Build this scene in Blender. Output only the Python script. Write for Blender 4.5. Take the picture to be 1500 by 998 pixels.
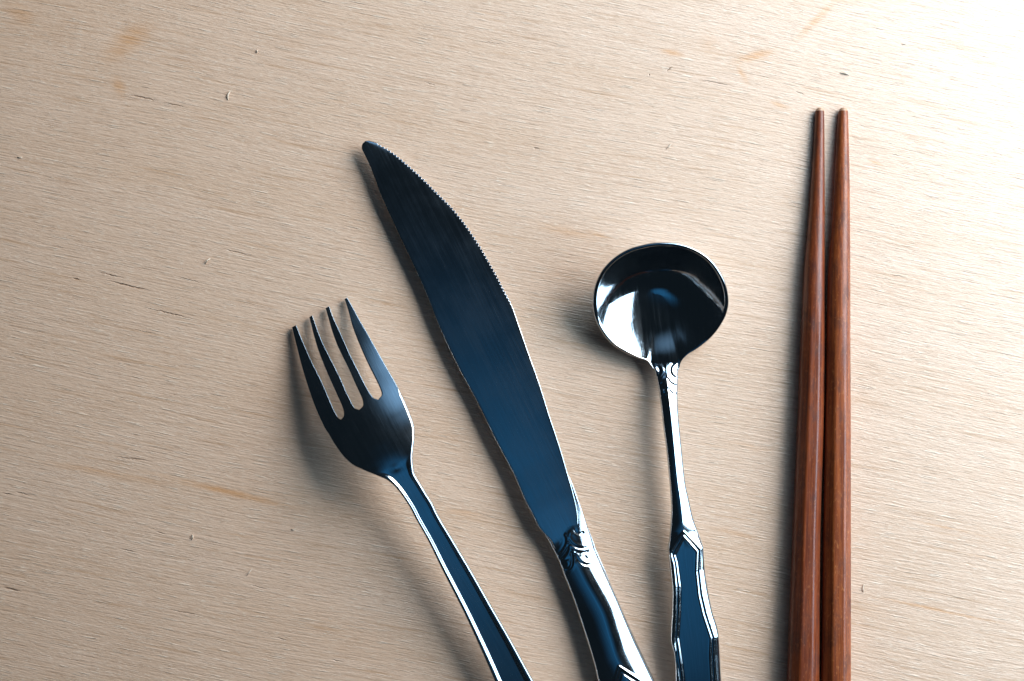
import bpy, math
import numpy as np
from mathutils import Vector, Matrix

# ------------------------------------------------------------------ scene, camera, light
scene = bpy.context.scene
for o in list(bpy.data.objects):
    bpy.data.objects.remove(o)
C = scene.collection

S = 0.0002            # metres per photograph pixel on the board
H = 0.4167            # camera height above the board (50 mm lens)
cam_d = bpy.data.cameras.new('camera')
cam_d.lens = 50; cam_d.sensor_width = 36
cam_d.clip_start = 0.01; cam_d.clip_end = 20
cam = bpy.data.objects.new('camera', cam_d)
cam.location = (0, 0, H); cam.rotation_euler = (0, 0, 0)
C.objects.link(cam); scene.camera = cam

world = bpy.data.worlds.new('World'); scene.world = world; world.use_nodes = True
bg = world.node_tree.nodes['Background']
bg.inputs[0].default_value = (0.42, 0.72, 1.0, 1); bg.inputs[1].default_value = 0.016

def area(name, loc, target, sx, sy, power, col):
    l = bpy.data.lights.new(name, 'AREA'); l.shape = 'RECTANGLE'; l.size = sx; l.size_y = sy
    l.energy = power; l.color = col
    o = bpy.data.objects.new(name, l); o.location = loc
    o.rotation_euler = (Vector(target) - Vector(loc)).to_track_quat('-Z', 'Y').to_euler()
    C.objects.link(o); return o
area('window_light', (0.378, 0.195, 0.262), (0.0, 0.005, 0.0), 0.85, 0.36, 7.9, (0.55, 0.79, 1.0))
area('warm_fill_light', (0.68, 0.48, 0.55), (-0.05, 0.03, 0.0), 0.50, 0.50, 7.3, (1.0, 0.73, 0.45))  # added warm lamp, not a known window; keeps the left side warmer
def soft_area(name, loc, target, sx, sy, power, col):
    """soft lamp in place of bounced daylight: brightest in the middle, fading out towards its edges"""
    gl = area(name, loc, target, sx, sy, power, col).data
    gl.use_nodes = True; gt = gl.node_tree
    em = next(n for n in gt.nodes if n.type == 'EMISSION')
    def gn(typ, **kw):
        n = gt.nodes.new(typ)
        for k, v in kw.items(): setattr(n, k, v)
        return n
    ge = gn('ShaderNodeNewGeometry')
    gs = gn('ShaderNodeVectorMath', operation='SUBTRACT'); gs.inputs[1].default_value = (0.5, 0.5, 0)
    gt.links.new(ge.outputs['Parametric'], gs.inputs[0])
    gm = gn('ShaderNodeVectorMath', operation='MULTIPLY'); gm.inputs[1].default_value = (1, 1, 0); gt.links.new(gs.outputs[0], gm.inputs[0])
    gln = gn('ShaderNodeVectorMath', operation='LENGTH'); gt.links.new(gm.outputs[0], gln.inputs[0])
    gr = gn('ShaderNodeMapRange', interpolation_type='SMOOTHSTEP')
    gr.inputs['From Min'].default_value = 0.5; gr.inputs['From Max'].default_value = 0.05
    gt.links.new(gln.outputs['Value'], gr.inputs['Value'])
    gt.links.new(gr.outputs[0], em.inputs['Strength'])
soft_area('ceiling_glow', (0.03, -0.27, 1.10), (0.03, -0.27, 0.0), 0.98, 0.84, 0.72, (0.05, 0.41, 0.92))
soft_area('bowl_fill_glow', (0.03, 0.52, 0.75), (0.04, 0.0, 0.0), 0.60, 0.46, 0.80, (0.34, 0.64, 1.0))  # added lamp, no wall there; puts a blue-white reflection near the spoon neck

vs = scene.view_settings
scene.display_settings.display_device = 'sRGB'
vs.view_transform = 'Standard'; vs.look = 'None'; vs.exposure = 0.0; vs.gamma = 1.0
scene.render.engine = 'CYCLES'
scene.cycles.max_bounces = 8; scene.cycles.glossy_bounces = 6
scene.cycles.caustics_reflective = True; scene.cycles.blur_glossy = 0.5

# ------------------------------------------------------------------ helpers
def P(px, py, zmm):
    """seen pixel + height (mm) -> world x, y, z in metres"""
    z = np.asarray(zmm, float) * 0.001
    k = S * (H - z) / H
    return (np.asarray(px, float) - 750) * k, (499 - np.asarray(py, float)) * k, z

def pchip(x, y):
    x = np.asarray(x, float); y = np.asarray(y, float)
    h = np.diff(x); d = np.diff(y) / h
    m = np.zeros_like(y); m[0] = d[0]; m[-1] = d[-1]
    for i in range(1, len(x) - 1):
        if d[i-1] * d[i] > 0:
            w1 = 2*h[i] + h[i-1]; w2 = h[i] + 2*h[i-1]
            m[i] = (w1 + w2) / (w1/d[i-1] + w2/d[i])
    def f(q):
        q = np.clip(np.asarray(q, float), x[0], x[-1])
        i = np.clip(np.searchsorted(x, q) - 1, 0, len(x) - 2)
        s = (q - x[i]) / h[i]
        return ((2*s**3 - 3*s**2 + 1)*y[i] + (s**3 - 2*s**2 + s)*h[i]*m[i]
                + (-2*s**3 + 3*s**2)*y[i+1] + (s**3 - s**2)*h[i]*m[i+1])
    return f

class Frame:
    """long axis of a piece of cutlery: t along it, n across it (photograph pixels)"""
    def __init__(self, dx, dy):
        l = math.hypot(dx, dy); self.d = (dx/l, dy/l); self.n = (dy/l, -dx/l)
    def tn(self, pts):
        p = np.asarray(pts, float)
        return p[:, 0]*self.d[0] + p[:, 1]*self.d[1], p[:, 0]*self.n[0] + p[:, 1]*self.n[1]
    def px(self, t, n):
        return t*self.d[0] + n*self.n[0], t*self.d[1] + n*self.n[1]
    def edge(self, pts):
        t, n = self.tn(pts)
        o = np.argsort(t); t = t[o]; n = n[o]
        keep = np.concatenate([[True], np.diff(t) > 1e-3])
        return pchip(t[keep], n[keep])

def seg_dist(px, py, poly):
    best = np.full(np.shape(px), 1e9)
    for (x0, y0), (x1, y1) in zip(poly[:-1], poly[1:]):
        dx, dy = x1-x0, y1-y0; L = dx*dx + dy*dy + 1e-12
        s = np.clip(((px-x0)*dx + (py-y0)*dy)/L, 0, 1)
        best = np.minimum(best, np.hypot(px-x0-s*dx, py-y0-s*dy))
    return best

def smooth_poly(pts, sub=5):
    p = [np.array(q, float) for q in pts]
    p = [2*p[0]-p[1]] + p + [2*p[-1]-p[-2]]
    out = []
    for i in range(1, len(p)-2):
        for k in range(sub):
            s = k/sub
            out.append(tuple(0.5*((2*p[i]) + (-p[i-1]+p[i+1])*s + (2*p[i-1]-5*p[i]+4*p[i+1]-p[i+2])*s*s
                                  + (-p[i-1]+3*p[i]-3*p[i+1]+p[i+2])*s**3)))
    out.append(tuple(p[-2])); return out

def make_mesh(name, verts, faces, mat, parent, M, sharp=55, smooth=True):
    v = np.asarray(verts, float)
    if M is not None:
        Mi = np.array(M.inverted())
        v = v @ Mi[:3, :3].T + Mi[:3, 3]
    me = bpy.data.meshes.new(name)
    me.from_pydata([tuple(q) for q in v], [], faces)
    me.validate(); me.update()
    import bmesh
    bm = bmesh.new(); bm.from_mesh(me); bmesh.ops.recalc_face_normals(bm, faces=bm.faces)
    bm.to_mesh(me); bm.free()
    me.polygons.foreach_set('use_smooth', [smooth]*len(me.polygons))
    if smooth: me.set_sharp_from_angle(angle=math.radians(sharp))
    me.materials.append(mat)
    o = bpy.data.objects.new(name, me); C.objects.link(o)
    if parent is not None: o.parent = parent
    return o

def ribbon(name, fr, t, nl, nr, nu, top, bot, zref, mat, parent, M, r=2.0, rb=None, rfun=None, sharp=55):
    """closed strip between two outlines: top and bottom heights in mm, rounded edges"""
    t = np.asarray(t, float); NL = np.asarray(nl, float); NR = np.asarray(nr, float)
    w = np.maximum(NR - NL, 0.05)
    rr = np.full_like(w, r)
    if rfun is not None: rr = rr * rfun(t)
    rr = np.minimum(rr, w*0.49)
    th = np.radians([0, 14, 30, 48, 68])
    eo = (1 - np.cos(th))[None, :] * rr[:, None]
    mid = rr[:, None] + np.linspace(0, 1, nu)[None, :] * (w - 2*rr)[:, None]
    off = np.concatenate([eo, mid, w[:, None] - eo[:, ::-1]], axis=1)
    m = off.shape[1]
    n = NL[:, None] + off
    T = np.repeat(t[:, None], m, axis=1)
    px, py = fr.px(T, n)
    e = np.minimum(off, w[:, None] - off)
    q = np.clip((rr[:, None] - e), 0, None)
    drop = (rr[:, None] - np.sqrt(np.clip(rr[:, None]**2 - q**2, 0, None))) * S * 1000
    zt = top(T, n, off/w[:, None], px, py)
    zb = bot(T, n, off/w[:, None], px, py)
    thick = np.maximum(zt - zb, 0.12)
    d2 = np.minimum(drop, thick*0.42)
    zt2 = zt - d2
    kb = 1.0 if rb is None else rb
    zb2 = zb + np.minimum(drop*kb, thick*0.42)
    zr = zref(T)
    X, Y, _ = P(px, py, zr)
    ring_t = np.stack([X, Y, zt2*0.001], -1); ring_b = np.stack([X, Y, zb2*0.001], -1)[:, ::-1]
    ring = np.concatenate([ring_t, ring_b], axis=1)
    k = ring.shape[1]; ns = ring.shape[0]
    faces = []
    for i in range(ns-1):
        a = i*k; b = (i+1)*k
        for j in range(k):
            j2 = (j+1) % k
            faces.append((a+j, a+j2, b+j2, b+j))
    faces.append(tuple(range(k))[::-1]); faces.append(tuple(range((ns-1)*k, ns*k)))
    return make_mesh(name, ring.reshape(-1, 3), faces, mat, parent, M, sharp=sharp)

def root(name, label, cat, px, py, ang):
    x, y, _ = P(px, py, 0)
    o = bpy.data.objects.new(name, None); o.empty_display_size = 0.01
    o.location = (float(x), float(y), 0); o.rotation_euler = (0, 0, ang)
    C.objects.link(o)
    o['label'] = label; o['category'] = cat
    return o, Matrix.Translation(o.location) @ Matrix.Rotation(ang, 4, 'Z')

# ------------------------------------------------------------------ materials
class NT:
    def __init__(self, name):
        self.m = bpy.data.materials.new(name); self.m.use_nodes = True
        self.t = self.m.node_tree; self.b = self.t.nodes['Principled BSDF']
    def n(self, typ, **kw):
        nd = self.t.nodes.new(typ)
        for k, v in kw.items():
            if k.startswith('i_'):
                key = k[2:]; key = int(key) if key.isdigit() else key.replace('_', ' ')
                nd.inputs[key].default_value = v
            else: setattr(nd, k, v)
        return nd
    def l(self, a, b): self.t.links.new(a, b)
    def math(self, op, a, b=None, c=None, clamp=False):
        nd = self.n('ShaderNodeMath', operation=op, use_clamp=clamp)
        for i, v in enumerate((a, b, c)):
            if v is None: continue
            if isinstance(v, (int, float)): nd.inputs[i].default_value = v
            else: self.l(v, nd.inputs[i])
        return nd.outputs[0]
    def mapping(self, vec, loc=(0, 0, 0), rot=(0, 0, 0), scale=(1, 1, 1), typ='POINT'):
        nd = self.n('ShaderNodeMapping', vector_type=typ)
        nd.inputs['Location'].default_value = loc; nd.inputs['Rotation'].default_value = rot
        nd.inputs['Scale'].default_value = scale
        self.l(vec, nd.inputs['Vector']); return nd.outputs[0]
    def noise(self, vec, scale, detail=2, rough=0.5, dist=0.0, out='Fac'):
        nd = self.n('ShaderNodeTexNoise'); self.l(vec, nd.inputs['Vector'])
        nd.inputs['Scale'].default_value = scale; nd.inputs['Detail'].default_value = detail
        nd.inputs['Roughness'].default_value = rough; nd.inputs['Distortion'].default_value = dist
        return nd.outputs[out]
    def ramp(self, v, a, b, lo=0.0, hi=1.0, smooth=True):
        nd = self.n('ShaderNodeMapRange', interpolation_type='SMOOTHSTEP' if smooth else 'LINEAR')
        self.l(v, nd.inputs['Value'])
        nd.inputs['From Min'].default_value = a; nd.inputs['From Max'].default_value = b
        nd.inputs['To Min'].default_value = lo; nd.inputs['To Max'].default_value = hi
        return nd.outputs[0]
    def mix(self, fac, a, b, blend='MIX'):
        nd = self.n('ShaderNodeMix', data_type='RGBA', blend_type=blend)
        for sock, v in ((nd.inputs[0], fac), (nd.inputs[6], a), (nd.inputs[7], b)):
            if isinstance(v, (int, float)): sock.default_value = v
            elif isinstance(v, tuple): sock.default_value = v + (1,) if len(v) == 3 else v
            else: self.l(v, sock)
        return nd.outputs[2]

def steel(name, r0, r1, brush, col=(0.56, 0.59, 0.62), fine=1.0):
    """stainless steel, brushed along local Y, with wiped patches and hairline scratches"""
    N = NT(name)
    co = N.n('ShaderNodeTexCoord').outputs['Object']
    along = N.mapping(co, scale=(3000, 90, 400))
    hair = N.noise(along, 1.0, 4, 0.65)
    along2 = N.mapping(co, rot=(0, 0, 0.06), scale=(1300, 40, 300))
    hair2 = N.noise(along2, 1.0, 3, 0.6)
    patch = N.noise(co, 70.0, 4, 0.6)
    deep = N.ramp(N.noise(N.mapping(co, rot=(0, 0, -0.05), scale=(2400, 60, 300)), 1.0, 2, 0.5), 0.62, 0.76)
    mixp = N.math('ADD', N.math('MULTIPLY', patch, 0.6), N.math('MULTIPLY', hair2, 0.4))
    rough = N.ramp(mixp, 0.36, 0.64, r0, r1)
    rough = N.math('ADD', rough, N.math('MULTIPLY', deep, 0.05))
    N.l(rough, N.b.inputs['Roughness'])
    N.b.inputs['Metallic'].default_value = 1.0
    c = N.mix(N.ramp(hair, 0.3, 0.7), tuple(x*0.93 for x in col), tuple(min(1, x*1.05) for x in col))
    N.l(c, N.b.inputs['Base Color'])
    h = N.math('ADD', hair, N.math('MULTIPLY', hair2, 0.7))
    h = N.math('SUBTRACT', h, N.math('MULTIPLY', deep, 0.25))
    bp = N.n('ShaderNodeBump', i_Strength=brush, i_Distance=0.00002)
    N.l(h, bp.inputs['Height']); N.l(bp.outputs[0], N.b.inputs['Normal'])
    N.b.inputs['Anisotropic'].default_value = 0.0
    return N.m

M_blade = steel('brushed_blade_steel', 0.12, 0.19, 0.8)
M_knife = steel('knife_handle_steel', 0.08, 0.16, 0.12)
M_fork = steel('fork_steel', 0.14, 0.20, 0.35, col=(0.54, 0.58, 0.61))
M_bowl = steel('polished_bowl_steel', 0.04, 0.13, 0.5, col=(0.60, 0.62, 0.64))
M_spoon = steel('spoon_handle_steel', 0.07, 0.15, 0.12)

# photo pixel -> board coordinates
def bx(px, py): return ((px-750)*S, (499-py)*S)

def plywood():
    N = NT('plywood_veneer')
    co = N.n('ShaderNodeTexCoord').outputs['Object']
    # slow bend of the grain, then coordinates along / across it
    wv = N.noise(co, 5.0, 2, 0.5, out='Color')
    sub = N.n('ShaderNodeVectorMath', operation='SUBTRACT'); N.l(wv, sub.inputs[0]); sub.inputs[1].default_value = (0.5, 0.5, 0.5)
    scl = N.n('ShaderNodeVectorMath', operation='MULTIPLY'); N.l(sub.outputs[0], scl.inputs[0]); scl.inputs[1].default_value = (0.004, 0.012, 0)
    add = N.n('ShaderNodeVectorMath', operation='ADD'); N.l(co, add.inputs[0]); N.l(scl.outputs[0], add.inputs[1])
    g = N.mapping(add.outputs[0], rot=(0, 0, math.radians(11.0)))
    fibre = N.noise(N.mapping(g, scale=(120, 2000, 1)), 1.0, 3, 0.6)
    fibre2 = N.noise(N.mapping(g, loc=(3, 7, 0), scale=(50, 950, 1)), 1.0, 4, 0.65)
    fuzz = N.noise(N.mapping(g, loc=(1, 2, 5), scale=(800, 2000, 1)), 1.0, 2, 0.6)
    band = N.noise(N.mapping(g, loc=(9, 1, 0), scale=(7, 80, 1)), 1.0, 4, 0.6)
    broad = N.noise(N.mapping(g, loc=(2, 4, 0), scale=(3, 14, 1)), 1.0, 3, 0.55)
    pores = N.ramp(N.noise(N.mapping(g, loc=(5, 5, 1), scale=(60, 2500, 1)), 1.0, 3, 0.6), 0.56, 0.72)
    lifts = N.ramp(N.noise(N.mapping(g, loc=(8, 3, 2), scale=(130, 2400, 1)), 1.0, 1, 0.4), 0.62, 0.76)
    streak = N.ramp(N.noise(N.mapping(g, loc=(4, 9, 3), scale=(32, 700, 1)), 1.0, 3, 0.5), 0.57, 0.72)
    grit = N.noise(N.mapping(g, loc=(6, 6, 6), scale=(480, 1900, 1)), 1.0, 2, 0.7)
    col = N.mix(N.ramp(fibre2, 0.28, 0.72), (0.640, 0.420, 0.284), (0.750, 0.515, 0.368))
    col = N.mix(N.math('MULTIPLY', N.ramp(band, 0.35, 0.75), 0.45), col, (0.62, 0.385, 0.235))
    col = N.mix(N.math('MULTIPLY', N.ramp(broad, 0.35, 0.75), 0.35), col, (0.75, 0.535, 0.40))
    col = N.mix(N.math('MULTIPLY', N.ramp(fibre, 0.46, 0.30), 0.44), col, (0.46, 0.25, 0.13))
    col = N.mix(N.math('MULTIPLY', N.ramp(grit, 0.54, 0.70), 0.40), col, (0.82, 0.68, 0.54))
    col = N.mix(N.math('MULTIPLY', N.ramp(grit, 0.46, 0.30), 0.34), col, (0.43, 0.29, 0.20))
    col = N.mix(N.math('MULTIPLY', streak, 0.46), col, (0.48, 0.255, 0.12))
    col = N.mix(N.math('MULTIPLY', pores, 0.30), col, (0.42, 0.20, 0.10))
    col = N.mix(N.math('MULTIPLY', lifts, 0.42), col, (0.86, 0.72, 0.57))
    # ragged coordinates for single marks
    jit = N.noise(co, 900.0, 2, 0.6, out='Color')
    js = N.n('ShaderNodeVectorMath', operation='SUBTRACT'); N.l(jit, js.inputs[0]); js.inputs[1].default_value = (0.5, 0.5, 0.5)
    jm = N.n('ShaderNodeVectorMath', operation='MULTIPLY'); N.l(js.outputs[0], jm.inputs[0]); jm.inputs[1].default_value = (0.0006, 0.0006, 0)
    jc = N.n('ShaderNodeVectorMath', operation='ADD'); N.l(co, jc.inputs[0]); N.l(jm.outputs[0], jc.inputs[1])
    def mark(x0, y0, x1, y1, w, soft, vec):
        (ax, ay), (bx_, by) = bx(x0, y0), bx(x1, y1)
        L = math.hypot(bx_-ax, by-ay)/2
        mp = N.mapping(vec, loc=((ax+bx_)/2, (ay+by)/2, 0), rot=(0, 0, math.atan2(by-ay, bx_-ax)), scale=(L, w*S, 1e3), typ='TEXTURE')
        ln = N.n('ShaderNodeVectorMath', operation='LENGTH'); N.l(mp, ln.inputs[0])
        return N.ramp(ln.outputs['Value'], 1.0, 1.0-soft)
    def marks(lst, soft, vec):
        acc = None
        for (x0, y0, x1, y1, w, a) in lst:
            v = N.math('MULTIPLY', mark(x0, y0, x1, y1, w, soft, vec), a)
            acc = v if acc is None else N.math('MAXIMUM', acc, v)
        return acc
    stains = marks([(140, 95, 235, 25, 26, .8), (165, 105, 185, 150, 14, .6), (960, 70, 1010, 85, 8, .9), (1060, 95, 1150, 70, 10, 1.), (1150, 75, 1240, -15, 9, .8),
                    (1075, 88, 1100, 130, 7, .7), (1020, 70, 1060, 60, 30, .25), (1120, 145, 1165, 165, 6, .8), (180, 685, 480, 755, 8, .8), (1265, 232, 1300, 245, 4, 1.),
                    (760, 325, 900, 355, 14, .5), (845, 335, 905, 352, 7, .6), (0, 665, 300, 720, 8, .5), (1240, 866, 1510, 922, 3.5, 1.), (1255, 745, 1510, 800, 3, .5), (640, 745, 720, 760, 10, .4),
                    (1040, 640, 1160, 670, 7, .3), (0, 0, 60, 40, 20, .5), (1020, 765, 1150, 800, 8, .4)], 1.0, jc.outputs[0])
    sfac = N.math('MULTIPLY', stains, N.ramp(fibre2, 0.70, 0.28, 0.40, 0.95))
    col = N.mix(sfac, col, (0.60, 0.27, 0.085))
    slits = marks([(182, 137, 240, 150, 1.6, .8), (235, 149, 278, 159, 1.3, .7), (138, 397, 186, 409, 1.2, .8), (148, 409, 228, 428, 1.8, 1.), (210, 450, 286, 468, 1.3, .9),
                   (190, 481, 236, 491, 1.0, .7), (0, 859, 34, 868, 2.0, 1.), (160, 668, 232, 677, 1.8, .6), (318, 362, 378, 378, 1.0, .6), (255, 404, 300, 416, .9, .7),
                   (400, 932, 425, 940, 1.2, .5), (1018, 115, 1078, 127, 1.1, .8), (1163, 133, 1180, 140, 1.2, .6), (1193, 128, 1205, 131, .9, .6), (1318, 65, 1327, 66, 1.2, .8),
                   (1300, 225, 1320, 229, 1.2, .5), (975, 106, 985, 97, 1.6, .8), (950, 108, 952, 112, 1.4, .8), (105, 407, 118, 411, 2.2, .8), (700, 60, 745, 66, .9, .5),
                   (480, 965, 505, 971, 1.1, .6), (240, 892, 300, 903, 1.0, .6), (360, 855, 400, 866, 1.1, .5), (620, 120, 640, 126, 1.1, .6), (780, 216, 792, 219, 1.6, .8),
                   (1300, 402, 1325, 406, 1.0, .6), (20, 720, 45, 726, 1.2, .7), (0, 722, 22, 725, 1.5, .8), (225, 778, 245, 783, 1.2, .6), (170, 803, 205, 810, 1.2, .6)], 0.9, jc.outputs[0])
    col = N.mix(N.math('MULTIPLY', slits, 0.85), col, (0.20, 0.09, 0.04))
    N.l(col, N.b.inputs['Base Color'])
    N.b.inputs['Roughness'].default_value = 0.45
    N.b.inputs['Specular IOR Level'].default_value = 0.9
    N.b.inputs['Coat Weight'].default_value = 0.6; N.b.inputs['Coat Roughness'].default_value = 0.5
    h = N.math('MULTIPLY', fibre, 1.0)
    h = N.math('ADD', h, N.math('MULTIPLY', fibre2, 0.5))
    h = N.math('ADD', h, N.math('MULTIPLY', fuzz, 0.35))
    h = N.math('ADD', h, N.math('MULTIPLY', grit, 0.5))
    h = N.math('SUBTRACT', h, N.math('MULTIPLY', pores, 0.3))
    h = N.math('ADD', h, N.math('MULTIPLY', lifts, 0.7))
    h = N.math('SUBTRACT', h, N.math('MULTIPLY', slits, 1.5))
    bp = N.n('ShaderNodeBump', i_Strength=1.0, i_Distance=0.00016)
    N.l(h, bp.inputs['Height']); N.l(bp.outputs[0], N.b.inputs['Normal'])
    return N.m

def chop_wood(name, k):
    N = NT(name)
    sc = lambda c: tuple(v*f for v, f in zip(c, k))
    co = N.n('ShaderNodeTexCoord').outputs['Object']
    g = N.mapping(co, scale=(1500, 45, 1500))
    f = N.noise(g, 1.0, 3, 0.6)
    mott = N.noise(N.mapping(co, scale=(330, 130, 330)), 1.0, 4, 0.65)
    speck = N.noise(N.mapping(co, rot=(0, 0, 0.5), scale=(1700, 800, 1700)), 1.0, 2, 0.6)
    col = N.mix(N.ramp(f, 0.3, 0.7), sc((0.110, 0.023, 0.008)), sc((0.240, 0.058, 0.016)))
    col = N.mix(N.math('MULTIPLY', N.ramp(mott, 0.48, 0.66), 0.45), col, (0.036, 0.009, 0.006))
    col = N.mix(N.math('MULTIPLY', N.ramp(speck, 0.56, 0.74), 0.65), col, sc((0.31, 0.105, 0.036)))
    N.l(col, N.b.inputs['Base Color'])
    N.l(N.ramp(mott, 0.3, 0.7, 0.30, 0.48), N.b.inputs['Roughness'])
    bp = N.n('ShaderNodeBump', i_Strength=0.5, i_Distance=0.00007)
    N.l(N.math('ADD', N.math('MULTIPLY', f, 0.5), speck), bp.inputs['Height']); N.l(bp.outputs[0], N.b.inputs['Normal'])
    return N.m

def plain(name, col, rough):
    N = NT(name)
    co = N.n('ShaderNodeTexCoord').outputs['Object']
    v = N.noise(co, 900.0, 2, 0.5)
    N.l(N.mix(N.ramp(v, 0.3, 0.7), tuple(c*0.85 for c in col), col), N.b.inputs['Base Color'])
    N.b.inputs['Roughness'].default_value = rough
    return N.m

M_ply = plywood(); M_chop = [chop_wood('dark_reddish_lacquered_wood', (0.95, 0.86, 0.85)), chop_wood('lacquered_reddish_wood', (1.30, 1.30, 1.15))]
M_fibre = plain('pale_wood_fibre', (0.66, 0.54, 0.42), 0.7)
M_tip = plain('glint_painted_tip', (0.45, 0.26, 0.16), 0.35)  # paler brown puts the tip's glint into its colour

# ------------------------------------------------------------------ the board
def build_board():
    x0, x1, y0, y1, th = -0.40, 0.36, -0.32, 0.26, 0.015
    v = [(x0, y0, 0), (x1, y0, 0), (x1, y1, 0), (x0, y1, 0), (x0, y0, -th), (x1, y0, -th), (x1, y1, -th), (x0, y1, -th)]
    f = [(0, 1, 2, 3), (7, 6, 5, 4), (0, 4, 5, 1), (1, 5, 6, 2), (2, 6, 7, 3), (3, 7, 4, 0)]
    b = make_mesh('plywood_board', v, f, M_ply, None, None, smooth=False)
    b['kind'] = 'structure'
    return b
board = build_board()

def fibre(px, py, pts, rad, lift=0.25):
    """a small raised splinter of veneer: a tapered bent strand (pts in pixels, heights in mm)"""
    sp = smooth_poly([(p[0], p[1]) for p in pts], 4)
    n = len(sp); V = []; F = []
    for i, (ax, ay) in enumerate(sp):
        j = min(i, n-2); dx, dy = sp[j+1][0]-sp[j][0], sp[j+1][1]-sp[j][1]; l = math.hypot(dx, dy)
        u = i/(n-1); r = rad*(0.35 + 0.65*math.sin(math.pi*(0.1+0.85*u)))
        z = 0.05 + lift*math.sin(math.pi*u)
        for k in range(6):
            a = k*math.pi/3
            x, y, _ = P(px+ax + r*math.cos(a)*dy/l, py+ay - r*math.cos(a)*dx/l, 0)
            V.append((float(x), float(y), (z + r*0.2*math.sin(a))*0.001))
    for i in range(n-1):
        for k in range(6):
            k2 = (k+1) % 6; F.append((i*6+k, i*6+k2, i*6+6+k2, i*6+6+k))
    F.append(tuple(range(6))); F.append(tuple(range((n-1)*6, n*6)))
    return make_mesh('splinter', V, F, M_fibre, board, None)
fibre(335, 140, [(2, -6), (-1, 0), (-1, 7)], 1.1)
fibre(305, 382, [(3, -3), (-1, 0), (-4, 5)], 0.9, 0.6)
fibre(1238, 108, [(-7, -1), (0, 0), (6, 2)], 1.2)
fibre(281, 787, [(1, -4), (2, 0), (0, 4)], 0.9, 0.5)
fibre(365, 838, [(4, -4), (0, 1), (-3, 5)], 0.6, 0.5)
fibre(30, 230, [(-4, 0), (0, 1), (3, 0)], 0.9)
fibre(376, 76, [(0, -3), (1, 0), (0, 2)], 0.8)
fibre(980, 215, [(-4, 3), (0, 0), (3, -4)], 0.7, 0.4)
fibre(1264, 862, [(1, -6), (0, 0), (1, 6)], 0.7, 0.3)
fibre(430, 775, [(-3, 0), (0, 1), (4, -1)], 0.9)

# ------------------------------------------------------------------ fork
def crop(pts, sc, ox, oy): return [(ox + x/sc, oy + y/sc) for x, y in pts]

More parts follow.
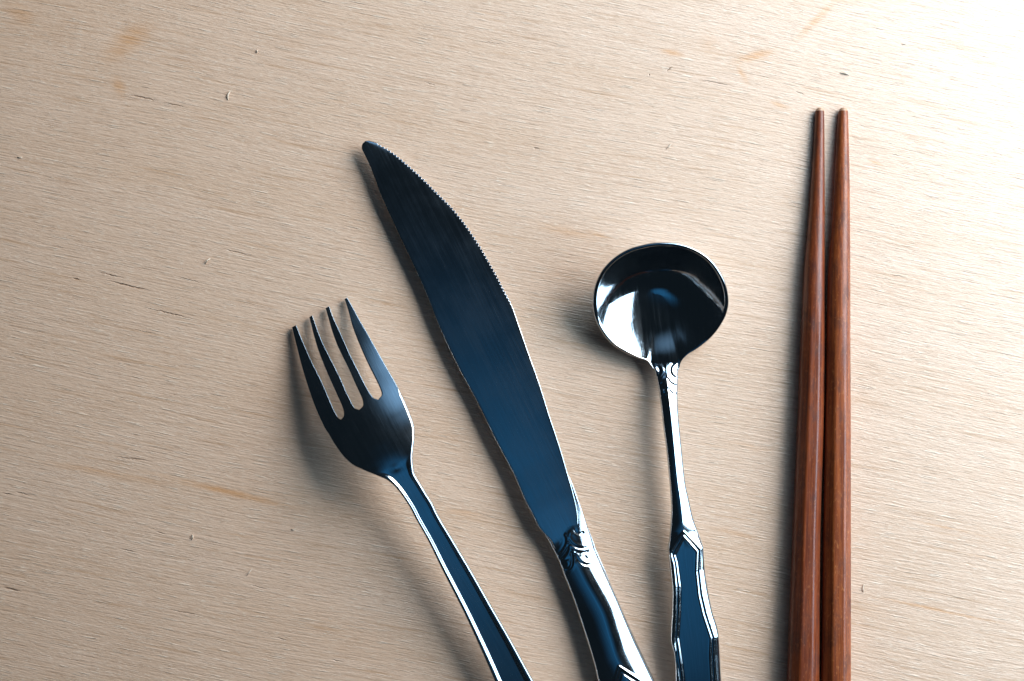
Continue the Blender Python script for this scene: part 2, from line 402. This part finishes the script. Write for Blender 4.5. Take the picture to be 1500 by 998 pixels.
def build_fork():
    fr = Frame(0.473, 0.881)
    ang = math.atan2(0.473, 0.881)
    rt, M = root('dinner_fork', 'dark steel four-tined fork lying left of the knife, tines down', 'fork', 545, 640, ang)
    c = lambda p: crop(p, 3.327, 380, 420)
    TS = 778.0
    t1l = c([(158, 200), (180, 290), (205, 390), (235, 490), (270, 590), (300, 660)])
    headl = c([(300, 660), (340, 740), (390, 815), (440, 865), (500, 895), (560, 918), (610, 938)]) + \
        [(567.6, 704.3), (577, 712), (584.5, 720.6), (593, 732.6), (602.5, 748), (608, 759), (625, 789), (648, 836), (675.5, 890), (702.5, 948), (723, 995), (745, 1048), (775, 1118), (800, 1178), (812, 1215), (822, 1240)]
    t4r = c([(427, 55), (445, 85), (480, 150), (520, 220), (570, 310), (620, 400), (660, 470), (700, 550), (730, 620), (748, 670)])
    headr = t4r + [(606.4, 640), (605, 655.6), (603.7, 670), (605, 684.5), (607.3, 695), (614.5, 707), (624, 723), (633.8, 738.6), (640, 752), (665, 794), (692, 839.5), (723, 894), (750, 941), (780, 996),
                   (815, 1058), (845, 1115), (865, 1160), (872, 1190), (858, 1222), (838, 1243)]
    L = fr.edge(t1l + headl[1:]); R = fr.edge(headr)
    s1 = c([(395, 648)]); s2 = c([(487, 602)]); s3 = c([(577, 550)])
    def slot(p, end):
        e = fr.tn(c(end))
        t, n = fr.tn(c(p))
        t = np.append(t, TS); n = np.append(n, e[1][0])
        o = np.argsort(t); return pchip(t[o], n[o])
    E = [L,
         slot([(178, 187), (215, 280), (255, 370), (295, 450), (330, 530), (365, 610), (374, 628), (383, 640)], [(395, 648)]),
         slot([(243, 150), (260, 220), (290, 320), (330, 420), (370, 510), (405, 590), (411, 620), (409, 634)], [(395, 648)]),
         slot([(258, 140), (275, 190), (310, 280), (350, 360), (390, 440), (430, 530), (455, 580), (464, 592)], [(487, 602)]),
         slot([(322, 105), (335, 150), (355, 220), (390, 310), (430, 390), (470, 480), (500, 545), (505, 570), (503, 584)], [(487, 602)]),
         slot([(340, 97), (365, 165), (400, 240), (440, 330), (480, 410), (520, 490), (548, 535), (556, 543)], [(577, 550)]),
         slot([(415, 62), (430, 110), (455, 200), (490, 290), (530, 380), (570, 460), (592, 510), (594, 530)], [(577, 550)]),
         R]
    zc = pchip([610, 622, 660, 700, 740, 778, 810, 840, 870, 900, 960, 1050, 1230, 1400, 1500, 1600],
               [1.6, 2.1, 4.1, 6.7, 9.2, 11.6, 13.1, 14.0, 14.4, 14.2, 13.1, 11.2, 7.4, 4.2, 2.9, 2.6])
    th = pchip([610, 700, 778, 860, 900, 960, 1230, 1600], [1.2, 1.5, 1.8, 2.2, 2.4, 2.3, 2.1, 1.9])
    nc = pchip([610, 690, 778, 840, 880, 960, 1230, 1480],
               [0.5*(L(630)+R(630)), 0.5*(L(690)+R(690))] + [0.5*(L(q)+R(q)) for q in (778, 840, 880, 960, 1230, 1480)])
    curv = pchip([610, 700, 778, 820, 860, 885, 1600], [0.00012, 0.00025, 0.00040, 0.00045, 0.0004, 0.0, 0.0])
    def base(T, n): return zc(T) - curv(T)*(n-nc(T))**2
    def top(T, n, s, px, py):
        z = base(T, n)
        a = np.clip((T-872)/22, 0, 1); a = a*a*(3-2*a)
        w = R(T)-L(T); dl = n-L(T); dr = R(T)-n
        rim = np.clip(w*0.22, 3.5, 11.5)
        def hump(d):                                     # rounded border, flat towards the channel
            x = np.clip(d/rim, 0, 1)
            return np.where(d < rim, 0.5*(np.cos(np.pi*np.clip((x-0.42)/0.58, 0, 1))+1), 0)
        rel = np.maximum(hump(dl), hump(dr))
        z = z + a*(rel*0.62 - 0.30)
        step = np.exp(-((T-879)/5.0)**2)*np.clip(1-np.abs(n-nc(T))/11, 0, 1)
        return z + 0.12*step
    def bot(T, n, s, px, py): return base(T, n) - th(T)
    starts = [(t1l[0], c([(178, 187)])[0]), (c([(243, 150)])[0], c([(258, 140)])[0]), (c([(322, 105)])[0], c([(340, 97)])[0]), (c([(415, 62)])[0], c([(427, 55)])[0])]
    taper = lambda t: np.clip((TS-t)/4, 0.02, 1)
    for k in range(4):
        t0 = max(float(fr.tn([starts[k][0]])[0][0]), float(fr.tn([starts[k][1]])[0][0])) - 0.5
        tt = np.concatenate([np.linspace(t0, 765, 70), np.linspace(765, TS, 14)[1:]])
        ribbon('tine', fr, tt, E[2*k](tt), E[2*k+1](tt), 12, top, bot, zc, M_fork, rt, M, r=0.4, rfun=taper)
    TH = 884.0
    th_ = np.concatenate([np.linspace(TS, TH, 75)])
    ribbon('head', fr, th_, L(th_), R(th_), 48, top, bot, zc, M_fork, rt, M, r=3.0, rfun=lambda t: np.clip((t-TS)/10, 0.3, 1))
    te = float(fr.tn([(838, 1243)])[0][0])
    tt = np.concatenate([np.linspace(TH, 960, 70), np.linspace(960, te-20, 110)[1:], np.linspace(te-20, te-1, 14)[1:]])
    ribbon('handle', fr, tt, L(tt), R(tt), 56, top, bot, zc, M_fork, rt, M, r=3.0)
    return rt
build_fork()

# ------------------------------------------------------------------ knife
def build_knife():
    fr = Frame(0.445, 0.895)
    ang = math.atan2(0.445, 0.895)
    rt, M = root('dinner_knife', 'steel table knife with serrated tip and scrolled handle, between fork and spoon', 'knife', 700, 540, ang)
    Lp = [(535, 206.6), (531.8, 209.5), (530, 213), (530.2, 219), (539, 237), (560, 291), (575, 324), (599, 375), (620, 420), (644, 480), (670, 536), (700, 592), (727, 647), (751, 692), (769, 733), (783, 760), (797, 792), (808, 815)]
    Rp = [(535, 206.6), (539, 206), (545, 207.3), (552.6, 210), (575, 222.5), (599, 242), (620, 261), (641, 282), (662, 303), (680, 325), (698, 351), (716, 381), (734, 414), (746.5, 439), (761.5, 479), (775, 518), (790, 560), (805, 608), (820, 653), (832, 694), (840, 722), (847, 752), (850, 775), (852, 800)]
    L = fr.edge(Lp); R0 = fr.edge(Rp)
    # serration: one tooth each 5.4 px of arc from the tip to the belly
    tq = np.linspace(424, 760, 4000); xq, yq = fr.px(tq, R0(tq))
    arc = np.concatenate([[0], np.cumsum(np.hypot(np.diff(xq), np.diff(yq)))])
    def R(t):
        a = np.interp(t, tq, arc)
        amt = np.clip((a-14)/6, 0, 1)*np.clip((345-a)/20, 0, 1)*np.clip(np.interp(t, [424, 712, 745], [1, 1, 0]), 0, 1)
        ph = (a/5.4) % 1.0
        return R0(t) - amt*2.5*(0.5-0.5*np.cos(2*np.pi*ph))**0.8
    zb = pchip([420, 700, 950, 1000, 1030, 1055, 1072, 1085], [3.9, 4.1, 4.7, 5.0, 5.20, 5.25, 5.18, 4.7])
    def top(T, n, s, px, py):
        l = L(T); u = 2*(n-l)/np.maximum(R0(T)-l, 0.5)-1
        return zb(T) - 0.16*u*u - 0.05*np.clip(u, 0, 1)**4
    def bot(T, n, s, px, py):
        u = 2*s-1
        return zb(T) - np.interp(T, [420, 700, 1000], [1.0, 1.4, 1.9]) + 0.1*u*u
    tt = np.concatenate([423.3 + (np.linspace(0, 1, 14)**2)*8, np.arange(432, 745, 0.55), np.linspace(745, 1082, 110)])
    inset = 9*np.clip((tt-1040)/28, 0, 1)**1.3
    ribbon('blade', fr, tt, L(tt)+inset, R(tt)-0.25*inset, 26, top, bot, zb, M_blade, rt, M, r=1.5, rfun=lambda t: np.interp(t, [420, 690, 760], [0.3, 0.3, 1.0]))
    # handle
    HL = [(760, 713), (769, 733), (783, 760), (793, 775), (806.6, 798.5), (817, 819), (824.5, 839), (839, 876), (854, 921), (869, 969), (876, 998), (888, 1050), (900, 1100), (909, 1150), (918, 1185), (935, 1200)]
    HR = [(820, 672), (835, 700), (848.5, 736), (863, 777.6), (884, 831), (905, 879), (926, 927), (944, 966), (959, 998), (980, 1045), (997, 1090), (1006, 1130), (1002, 1165), (985, 1188), (962, 1202)]
    hl = fr.edge(HL); hr = fr.edge(HR)
    rid = fr.edge([(812, 720), (827, 760), (838, 800), (842, 822), (853, 845), (878, 890), (893, 935), (904, 968), (925, 1010), (955, 1100), (965, 1150), (975, 1200)])
    zr = pchip([970, 1000, 1030, 1055, 1075, 1100, 1140, 1200, 1280, 1400, 1520], [4.3, 4.75, 5.00, 5.16, 5.38, 5.65, 6.0, 6.5, 7.0, 7.3, 7.0])
    zbt = pchip([970, 1000, 1040, 1075, 1110, 1160, 1230, 1520], [3.2, 3.1, 2.7, 2.2, 1.7, 1.1, 0.4, 0.0])
    k1 = lambda pts: smooth_poly(crop(pts, 9.98, 795, 745))
    orn = [  # polyline, height in mm (+ ridge, - groove), width in px
        (k1([(330, 380), (362, 440), (350, 530), (300, 620), (245, 690), (215, 725)]), 0.17, 1.9),
        (k1([(385, 545), (395, 590), (365, 670), (300, 735), (255, 765)]), 0.16, 1.8),
        (k1([(372, 520), (345, 600), (290, 680), (235, 735)]), -0.15, 1.5),
        (k1([(320, 400), (320, 500), (270, 600), (200, 690)]), -0.10, 1.5),
        (k1([(110, 470), (150, 508), (205, 500), (235, 455), (222, 410), (200, 392)]), 0.17, 1.7),
        (k1([(125, 440), (165, 470), (195, 455), (200, 425)]), -0.17, 1.7),
        (k1([(440, 610), (462, 690), (455, 790), (420, 870), (365, 915), (305, 895)]), 0.14, 1.6),
        (k1([(420, 640), (430, 720), (425, 810), (395, 870), (345, 890), (300, 860), (285, 810)]), -0.18, 1.6),
        (k1([(350, 770), (365, 800), (355, 835), (320, 860)]), 0.24, 3.0),
        (k1([(372, 455), (430, 520), (510, 562), (600, 572), (640, 560)]), -0.19, 1.6),
        (k1([(400, 350), (392, 400), (420, 465), (480, 515), (560, 540), (630, 545)]), 0.15, 2.0),
        (k1([(380, 480), (440, 560), (520, 600), (600, 600), (660, 590)]), 0.15, 1.8),
        (k1([(430, 580), (500, 630), (580, 640), (660, 625)]), -0.16, 1.5),
        (k1([(440, 300), (405, 340)]), 0.13, 2.4),
        (k1([(465, 305), (490, 345), (535, 362), (580, 350)]), -0.22, 1.7),
        (k1([(470, 660), (520, 745), (590, 805), (680, 822), (740, 800)]), -0.20, 1.6),
        (k1([(450, 600), (500, 680), (560, 745), (630, 780), (690, 785)]), 0.15, 2.0),
        (k1([(640, 640), (610, 690), (650, 735), (695, 740)]), -0.22, 1.8),
        (k1([(480, 690), (530, 775), (600, 828), (680, 842)]), 0.12, 1.5),
    ]
    ch1 = [(884, 1075), (893, 1030), (900, 998), (906.4, 974.3), (941, 998), (962, 1030), (985, 1075), (994, 1120)]
    ch2 = [(889, 1075), (898, 1030), (905.4, 998), (910, 983), (932.7, 998), (955, 1030), (978, 1075), (987, 1120)]
    def htop(T, n, s, px, py):
        x = (n-rid(T))*S*1000
        xr = np.clip(x, 0, None); xl = np.clip(-x, 0, None)
        bl = np.interp(T, [1035, 1065, 1110], [0.0, 0.3, 1.0])
        z = zr(T) - bl*(0.05*xr + 0.050*xr**2) - bl*(0.03*xl + 0.018*xl**2)
        z = z - bl*0.07*xl - (1-bl)*(0.02*xl**2 + np.clip(n-(R0(np.minimum(T, 1085))-2), 0, None)*0.06)
        near = (T > 1045) & (T < 1135)
        if near.any():
            rel = np.zeros_like(z)
            pn, qn = px[near], py[near]; acc = np.zeros(pn.shape)
            for i_, (poly, a, w) in enumerate(orn): acc = acc + (0.85 if i_ < 9 else 0.6)*a*np.exp(-(seg_dist(pn, qn, poly)/(w*1.35))**2)
            rel[near] = acc; z = z + rel
        low = T > 1255
        if low.any():
            rel = np.zeros_like(z); pn, qn = px[low], py[low]
            rel[low] = 0.22*np.exp(-(seg_dist(pn, qn, ch1)/1.5)**2) - 0.2*np.exp(-(seg_dist(pn, qn, ch2)/1.6)**2)
            z = z + rel
        return z
    def hbot(T, n, s, px, py):
        u = 2*s-1
        return zbt(T) + 1.6*np.abs(u)**2.5*np.interp(T, [1000, 1200], [0.2, 1.0])
    te = float(fr.tn([(948, 1201)])[0][0])
    tt = np.concatenate([np.linspace(985, 1045, 40), np.arange(1045.5, 1135, 0.55), np.arange(1136, 1250, 1.5), np.arange(1250, 1330, 0.7), np.linspace(1331, te-12, 60), np.linspace(te-11, te-1, 10)])
    ribbon('handle', fr, tt, hl(tt), hr(tt), 96, htop, hbot, lambda T: np.maximum(zr(T)-1.5, 3.5), M_knife, rt, M, r=4.0, rfun=lambda t: np.interp(t, [1045, 1110], [0.3, 1.0]), sharp=75)
    return rt
build_knife()

# ------------------------------------------------------------------ spoon
def build_spoon():
    fr = Frame(0.1085, 0.994)
    ang = math.atan2(0.1085, 0.994)
    rt, M = root('round_spoon', 'polished steel spoon with deep round bowl and paneled handle, beside the chopsticks', 'spoon', 975, 560, ang)
    c5 = lambda p: crop(p, 3.838, 840, 330)
    out = c5([(108, 420), (111, 385), (118, 350), (150, 270), (210, 197), (300, 137), (400, 106), (500, 95), (600, 103), (700, 138), (780, 197), (840, 285), (868, 365), (875, 430), (862, 500), (830, 563), (780, 628), (720, 680), (655, 722)]) + \
        [(1003, 524.5), (997, 533), (994, 543), (961, 547), (954.5, 537), (947, 529)] + c5([(370, 752), (300, 722), (220, 672), (160, 602), (120, 520), (110, 470)])
    cx, cy = 969, 446
    pa = np.array(out); ph = np.arctan2(pa[:, 1]-cy, pa[:, 0]-cx); ra = np.hypot(pa[:, 0]-cx, pa[:, 1]-cy)
    o = np.argsort(ph); ph = ph[o]; ra = ra[o]
    B = pchip(np.concatenate([ph-2*np.pi, ph, ph+2*np.pi]), np.concatenate([ra, ra, ra]))
    NP = 260
    a = np.linspace(-np.pi, np.pi, NP, endpoint=False)
    rb = B(a)
    bxp = cx + rb*np.cos(a); byp = cy + rb*np.sin(a)
    def rimz(y): return np.interp(y, [345, 400, 450, 500, 535, 560], [18.4, 14.9, 9.8, 5.6, 4.2, 4.1])
    zrim = rimz(byp)
    z0 = 1.3
    dx0, dy0 = 969, 430                                   # deepest point, a little towards the tip
    k = 0.86
    def g(r): return (1-np.sqrt(1-np.clip(k*r, 0, 0.985)**2))/(1-math.sqrt(1-k*k))
    neck = np.exp(-((np.angle(np.exp(1j*(a-1.53))))/0.42)**2)
    LIP = 5.0
    rl = 1 - LIP*(1-neck*0.7)/rb
    ex, ey = cx + rb*rl*np.cos(a) - dx0, cy + rb*rl*np.sin(a) - dy0     # inner lip seen from the deepest point
    ea = np.arctan2(ey, ex); er = np.hypot(ex, ey)
    ok = neck < 0.25                                      # a smooth round hollow: leave the neck out of the fit
    A_ = np.stack([np.ones(ok.sum()), np.cos(ea[ok]), np.sin(ea[ok]), np.cos(2*ea[ok]), np.sin(2*ea[ok]), np.cos(3*ea[ok]), np.sin(3*ea[ok])], 1)
    cf = np.linalg.lstsq(A_, er[ok], rcond=None)[0]
    def hollow(X, Y):
        th = np.arctan2(Y-dy0, X-dx0); d = np.hypot(X-dx0, Y-dy0)
        R = cf[0] + cf[1]*np.cos(th) + cf[2]*np.sin(th) + cf[3]*np.cos(2*th) + cf[4]*np.sin(2*th) + cf[5]*np.cos(3*th) + cf[6]*np.sin(3*th)
        r = d/R
        low = np.clip((0.5+0.5*np.cos(th-1.75))*1.6-0.6, 0, 1); low = low*low*(3-2*low)
        return z0 + (rimz(dy0+R*np.sin(th))-z0-0.15)*((1-low)*g(r) + low*r**2.4)
    rings = []
    zin = hollow(dx0+ex, dy0+ey)
    zrim = np.where(neck > 0.02, np.minimum(zrim, zin+0.15), zrim)
    for r in np.linspace(0, 1, 60)[1:]:
        q = r**0.9
        X = dx0 + ex*q; Y = dy0 + ey*q
        rings.append((X, Y, hollow(X, Y) + (zrim-0.15-zin)*q**6))
    for f, dz in ((0.12, 0.02), (0.3, 0.13), (0.5, 0.15), (0.7, 0.08), (0.86, -0.08), (0.96, -0.28), (1.0, -0.5)):
        rr = rl + (1-rl)*f
        rings.append((cx + rb*rr*np.cos(a), cy + rb*rr*np.sin(a), zrim - 0.15 + dz))
    for r in np.linspace(0.985, 0.06, 24):
        zz = z0 - 1.3 + (zrim - z0 + 0.35)*g(r)*0.98
        rings.append((dx0 + (cx + rb*np.cos(a) - dx0)*r, dy0 + (cy + rb*np.sin(a) - dy0)*r, np.maximum(zz, 0.0)))
    V = []
    zlim = zrim
    x0_, y0_, _ = P(dx0, dy0, 10.0)
    V.append((float(x0_), float(y0_), z0*0.001))
    for X, Y, Z in rings:
        xx, yy, _ = P(X, Y, zlim)
        V += list(zip(xx, yy, Z*0.001))
    nr = len(rings); V.append((float(x0_), float(y0_), 0.0))
    F = []
    for j in range(NP): F.append((0, 1+j, 1+(j+1) % NP))
    for i in range(nr-1):
        for j in range(NP):
            j2 = (j+1) % NP
            F.append((1+i*NP+j, 1+(i+1)*NP+j, 1+(i+1)*NP+j2, 1+i*NP+j2))
    last = 1+(nr-1)*NP
    for j in range(NP): F.append((len(V)-1, last+(j+1) % NP, last+j))
    make_mesh('bowl', V, F, M_bowl, rt, M, sharp=80)

    SL = [(947, 521), (951, 528), (955.5, 536), (959.5, 545), (964, 563), (969, 596), (973, 630), (977, 660), (981, 700), (984, 740), (983, 771), (981, 792), (979, 807), (982, 833), (984.6, 859), (984.6, 895), (983, 926), (983, 939), (988, 962), (990, 998), (993, 1050), (992, 1110), (994, 1160), (1004, 1190), (1018, 1203)]
    SR = [(1001, 518), (998.5, 525), (995.5, 532), (994, 545), (994, 560), (994, 590), (996, 620), (1000, 660), (1004, 700), (1012, 740), (1017, 761), (1025, 784), (1031, 802), (1032, 815), (1034, 838), (1039, 869), (1045, 898), (1052, 921), (1054, 932.5), (1056, 960), (1058, 998), (1063, 1050), (1070, 1110), (1073, 1150), (1066, 1180), (1052, 1198)]
    sl = fr.edge(SL); sr = fr.edge(SR)
    rid = fr.edge([(976, 520), (977.5, 560), (980, 584), (983, 610), (986, 640), (992, 700), (998, 745), (1001, 777), (1004, 830), (1012, 900), (1022, 998), (1034, 1200)])
    T0 = lambda y, x=975: x*fr.d[0] + y*fr.d[1]
    tz = [T0(515), T0(530), T0(545), T0(570), T0(620), T0(700, 990), T0(780, 1000), T0(900, 1010), T0(1000, 1020), T0(1200, 1035)]
    zr = pchip(tz, [2.1, 3.85, 5.4, 6.8, 8.0, 8.5, 8.2, 7.2, 6.2, 3.4])
    k2 = lambda pts: smooth_poly(crop(pts, 12.47, 940, 520))
    orn = [
        (k2([(235, 160), (320, 185), (380, 250), (390, 330), (345, 400)]), 0.16, 1.9),
        (k2([(190, 190), (270, 200), (320, 270), (310, 350), (280, 400)]), -0.14, 1.3),
        (k2([(240, 240), (265, 280)]), 0.22, 2.2),
        (k2([(440, 350), (435, 430), (380, 515), (310, 560)]), -0.16, 1.4),
        (k2([(465, 390), (440, 470), (400, 545)]), 0.12, 1.6),
        (k2([(355, 650), (385, 660)]), 0.22, 2.4),
        (k2([(455, 640), (425, 700), (375, 715)]), -0.13, 1.3),
        (k2([(465, 600), (455, 680), (420, 735), (350, 740)]), 0.12, 1.3),
        (k2([(420, 765), (360, 775), (330, 735)]), -0.14, 1.3),
        (k2([(690, 125), (600, 145), (540, 205), (520, 290), (555, 375), (640, 430)]), -0.18, 1.4),
        (k2([(640, 170), (580, 220), (565, 290), (600, 360), (655, 395)]), 0.17, 2.0),
        (k2([(700, 170), (650, 205), (660, 270)]), -0.18, 1.5),
        (k2([(460, 350), (500, 425), (560, 490), (655, 535)]), 0.16, 1.9),
        (k2([(475, 430), (520, 500), (590, 552), (655, 555)]), -0.18, 1.4),
        (k2([(470, 560), (520, 620), (580, 680)]), 0.14, 1.7),
        (k2([(480, 605), (540, 685), (600, 728), (655, 715)]), -0.16, 1.4),
        (k2([(640, 590), (600, 615), (605, 660), (645, 690)]), -0.18, 1.3),
    ]
    lo1 = [(1003, 1150), (999, 1060), (995, 998), (989.8, 967), (987.7, 934), (989.8, 895), (990.3, 859), (986.7, 825), (982.3, 810), (1001.4, 779), (1026, 804.6), (1024.7, 835.6), (1028.5, 869), (1035, 897.6), (1044, 926), (1046.6, 934), (1045.8, 960), (1048, 998), (1053, 1060), (1060, 1150)]
    lo2 = [(1009, 1145), (1005, 1060), (1000.6, 998), (997.5, 972.6), (992, 935), (994.5, 895), (995, 859), (990.5, 825), (987, 813), (1002, 785.5), (1021.5, 807.7), (1020.4, 838), (1024, 871.8), (1030.5, 900), (1039.5, 927), (1042, 935), (1041, 960), (1043, 998), (1048, 1060), (1055, 1145)]
    def inside(px, py, poly):
        c = np.zeros(px.shape, bool); n = len(poly); j = n-1
        for i in range(n):
            xi, yi = poly[i]; xj, yj = poly[j]
            if yi != yj:
                c ^= ((yi > py) != (yj > py)) & (px < (xj-xi)*(py-yi)/(yj-yi)+xi)
            j = i
        return c
    TJ = T0(790, 1002)
    def top(T, n, s, px, py):
        x = (n-rid(T))*S*1000
        xr = np.clip(x, 0, None); xl = np.clip(-x, 0, None)
        st = np.interp(T, [T0(528), T0(570), TJ-25, TJ+15], [0.0, 1.0, 1.0, 0.0])     # roof-shaped stem
        z = zr(T) - st*(0.33*xr + 0.02*xr**2 + 0.20*xl + 0.03*xl**2)
        w = (sr(T)-sl(T))*S*1000
        er = (sr(T)-n); el = (n-sl(T))
        hd = 1-np.interp(T, [TJ-12, TJ+8], [1.0, 0.0])
        near = T < T0(590)
        if near.any():
            rel = np.zeros_like(z); pn, qn = px[near], py[near]; acc = np.zeros(pn.shape)
            for poly, a_, w_ in orn: acc = acc + 0.7*a_*np.exp(-(seg_dist(pn, qn, poly)/(w_*1.15))**2)
            rel[near] = acc; z = z + rel
        low = T > T0(760, 1000)
        if low.any():
            pn, qn = px[low], py[low]
            d1 = seg_dist(pn, qn, lo1); d2 = seg_dist(pn, qn, lo2)
            ins = inside(pn, qn, lo2); ins1 = inside(pn, qn, lo1)
            e1 = np.where(ins1, 0, d1)                       # falling shoulder outside the border
            v = 0.17*np.exp(-(d1/1.4)**2) + 0.15*np.exp(-(d2/1.4)**2) - 0.12*np.exp(-(((d1+d2)-abs(4.5))/1.5)**2)*(ins1 & ~ins)
            v = v - np.where(ins, 0.10*(1-np.exp(-(d2/2.0)**2)), 0) - hd[low]*np.minimum(0.035*e1 + 0.006*e1**2, 1.2)
            # panel faintly hollow
            rel = np.zeros_like(z); rel[low] = v; z = z + rel
        return z
    thk = pchip(tz, [1.4, 2.0, 2.6, 2.8, 2.9, 2.9, 2.7, 2.5, 2.4, 2.2])
    def bot(T, n, s, px, py):
        u = 2*s-1
        return np.maximum(zr(T) - thk(T) - 0.5 + 0.5*np.abs(u)**2, 0)
    te = float(fr.tn([(1034, 1204)])[0][0])
    tt = np.concatenate([np.arange(T0(523), T0(585), 0.5), np.arange(T0(585)+1, T0(765, 1000), 2.0), np.arange(T0(765, 1000)+0.7, T0(945, 1015), 0.7),
                         np.arange(T0(945, 1015)+1, T0(1010, 1020), 1.0), np.linspace(T0(1010, 1020)+1.5, te-14, 50), np.linspace(te-13, te-3, 8)])
    ribbon('handle', fr, tt, sl(tt), sr(tt), 120, top, bot, zr, M_spoon, rt, M, r=3.6, sharp=75)
    return rt
build_spoon()

# ------------------------------------------------------------------ chopsticks
def build_chopstick(label, Lp, Rp, yt, r0, r1, rot, wood):
    yb = 1290
    y = np.concatenate([[yt, yt+0.6, yt+1.6, yt+3.2, yt+5.5, yt+8], np.linspace(yt+12, yb-6, 150), [yb-3, yb-1, yb]])
    lf = pchip([p[1] for p in Lp], [p[0] for p in Lp]); rf = pchip([p[1] for p in Rp], [p[0] for p in Rp])
    w = rf(y)-lf(y); cxp = 0.5*(rf(y)+lf(y))
    dome = np.ones_like(y)
    for i, v in enumerate((0.12, 0.50, 0.75, 0.90, 0.98, 1.0)): dome[i] = v
    dome[-3:] = (0.97, 0.9, 0.8)
    rad_full = w/2*S*1000*0.985
    oct_ = np.clip((y-r0)/(r1-r0), 0, 1)
    NA = 96
    x0, y0, _ = P(cxp[60], 600, 0)
    lean = math.atan2(cxp[-10]-cxp[5], y[-10]-y[5])
    rt, M = root('chopstick', label, 'chopstick', float(cxp[60]), 600, lean)
    V = []
    for i in range(len(y)):
        rf_ = rad_full[i]; zc = rf_ + 0.02
        X, Y, _ = P(cxp[i], y[i], zc)
        for k in range(NA):
            th = 2*math.pi*k/NA
            m = ((math.degrees(th)+rot+22.5) % 45) - 22.5
            ro = min(1/math.cos(math.radians(m)), 1.055)
            r = rf_*((1-oct_[i]) + oct_[i]*ro*0.985)*dome[i]
            V.append((float(X)+r*math.cos(th)*0.001, float(Y), (zc + r*math.sin(th))*0.001))
    F = []
    n = len(y)
    for i in range(n-1):
        for k in range(NA):
            k2 = (k+1) % NA; F.append((i*NA+k, i*NA+k2, (i+1)*NA+k2, (i+1)*NA+k))
    F.append(tuple(range(NA))); F.append(tuple(range((n-1)*NA, n*NA)))
    split = 5*NA
    # the rounded end, its glint painted in paler brown, is a part of its own
    tipF = [f for f in F if max(f) < split]; bodyF = [f for f in F if max(f) >= split]
    used = sorted({v for f in tipF for v in f}); mp = {v: i for i, v in enumerate(used)}
    make_mesh('glint_tip', [V[v] for v in used], [tuple(mp[v] for v in f) for f in tipF], M_tip, rt, M, sharp=80)
    used = sorted({v for f in bodyF for v in f}); mp = {v: i for i, v in enumerate(used)}
    make_mesh('stick', [V[v] for v in used], [tuple(mp[v] for v in f) for f in bodyF], wood, rt, M, sharp=80)
    rt['group'] = 'pair of wooden chopsticks'
    return rt
build_chopstick('darker reddish brown wooden chopstick nearer the spoon, left one of the pair',
                [(1194.8, 158), (1194, 175), (1185.3, 310), (1178, 400), (1170, 600), (1161.5, 798), (1154, 998), (1143, 1290)],
                [(1207.3, 158), (1207.5, 175), (1208, 310), (1207.8, 400), (1206, 600), (1200.5, 798), (1199, 998), (1196, 1290)], 157.5, 430, 490, 0, M_chop[0])
build_chopstick('lighter reddish brown wooden chopstick farther from the spoon, right one of the pair',
                [(1229, 158), (1227.5, 175), (1219.5, 310), (1212.5, 400), (1208.5, 600), (1205, 798), (1202, 998), (1197, 1290)],
                [(1241.8, 158), (1242.6, 175), (1245, 310), (1245.4, 400), (1245.4, 600), (1245.4, 798), (1245.4, 998), (1245.6, 1290)], 157.5, 470, 620, 0, M_chop[1])
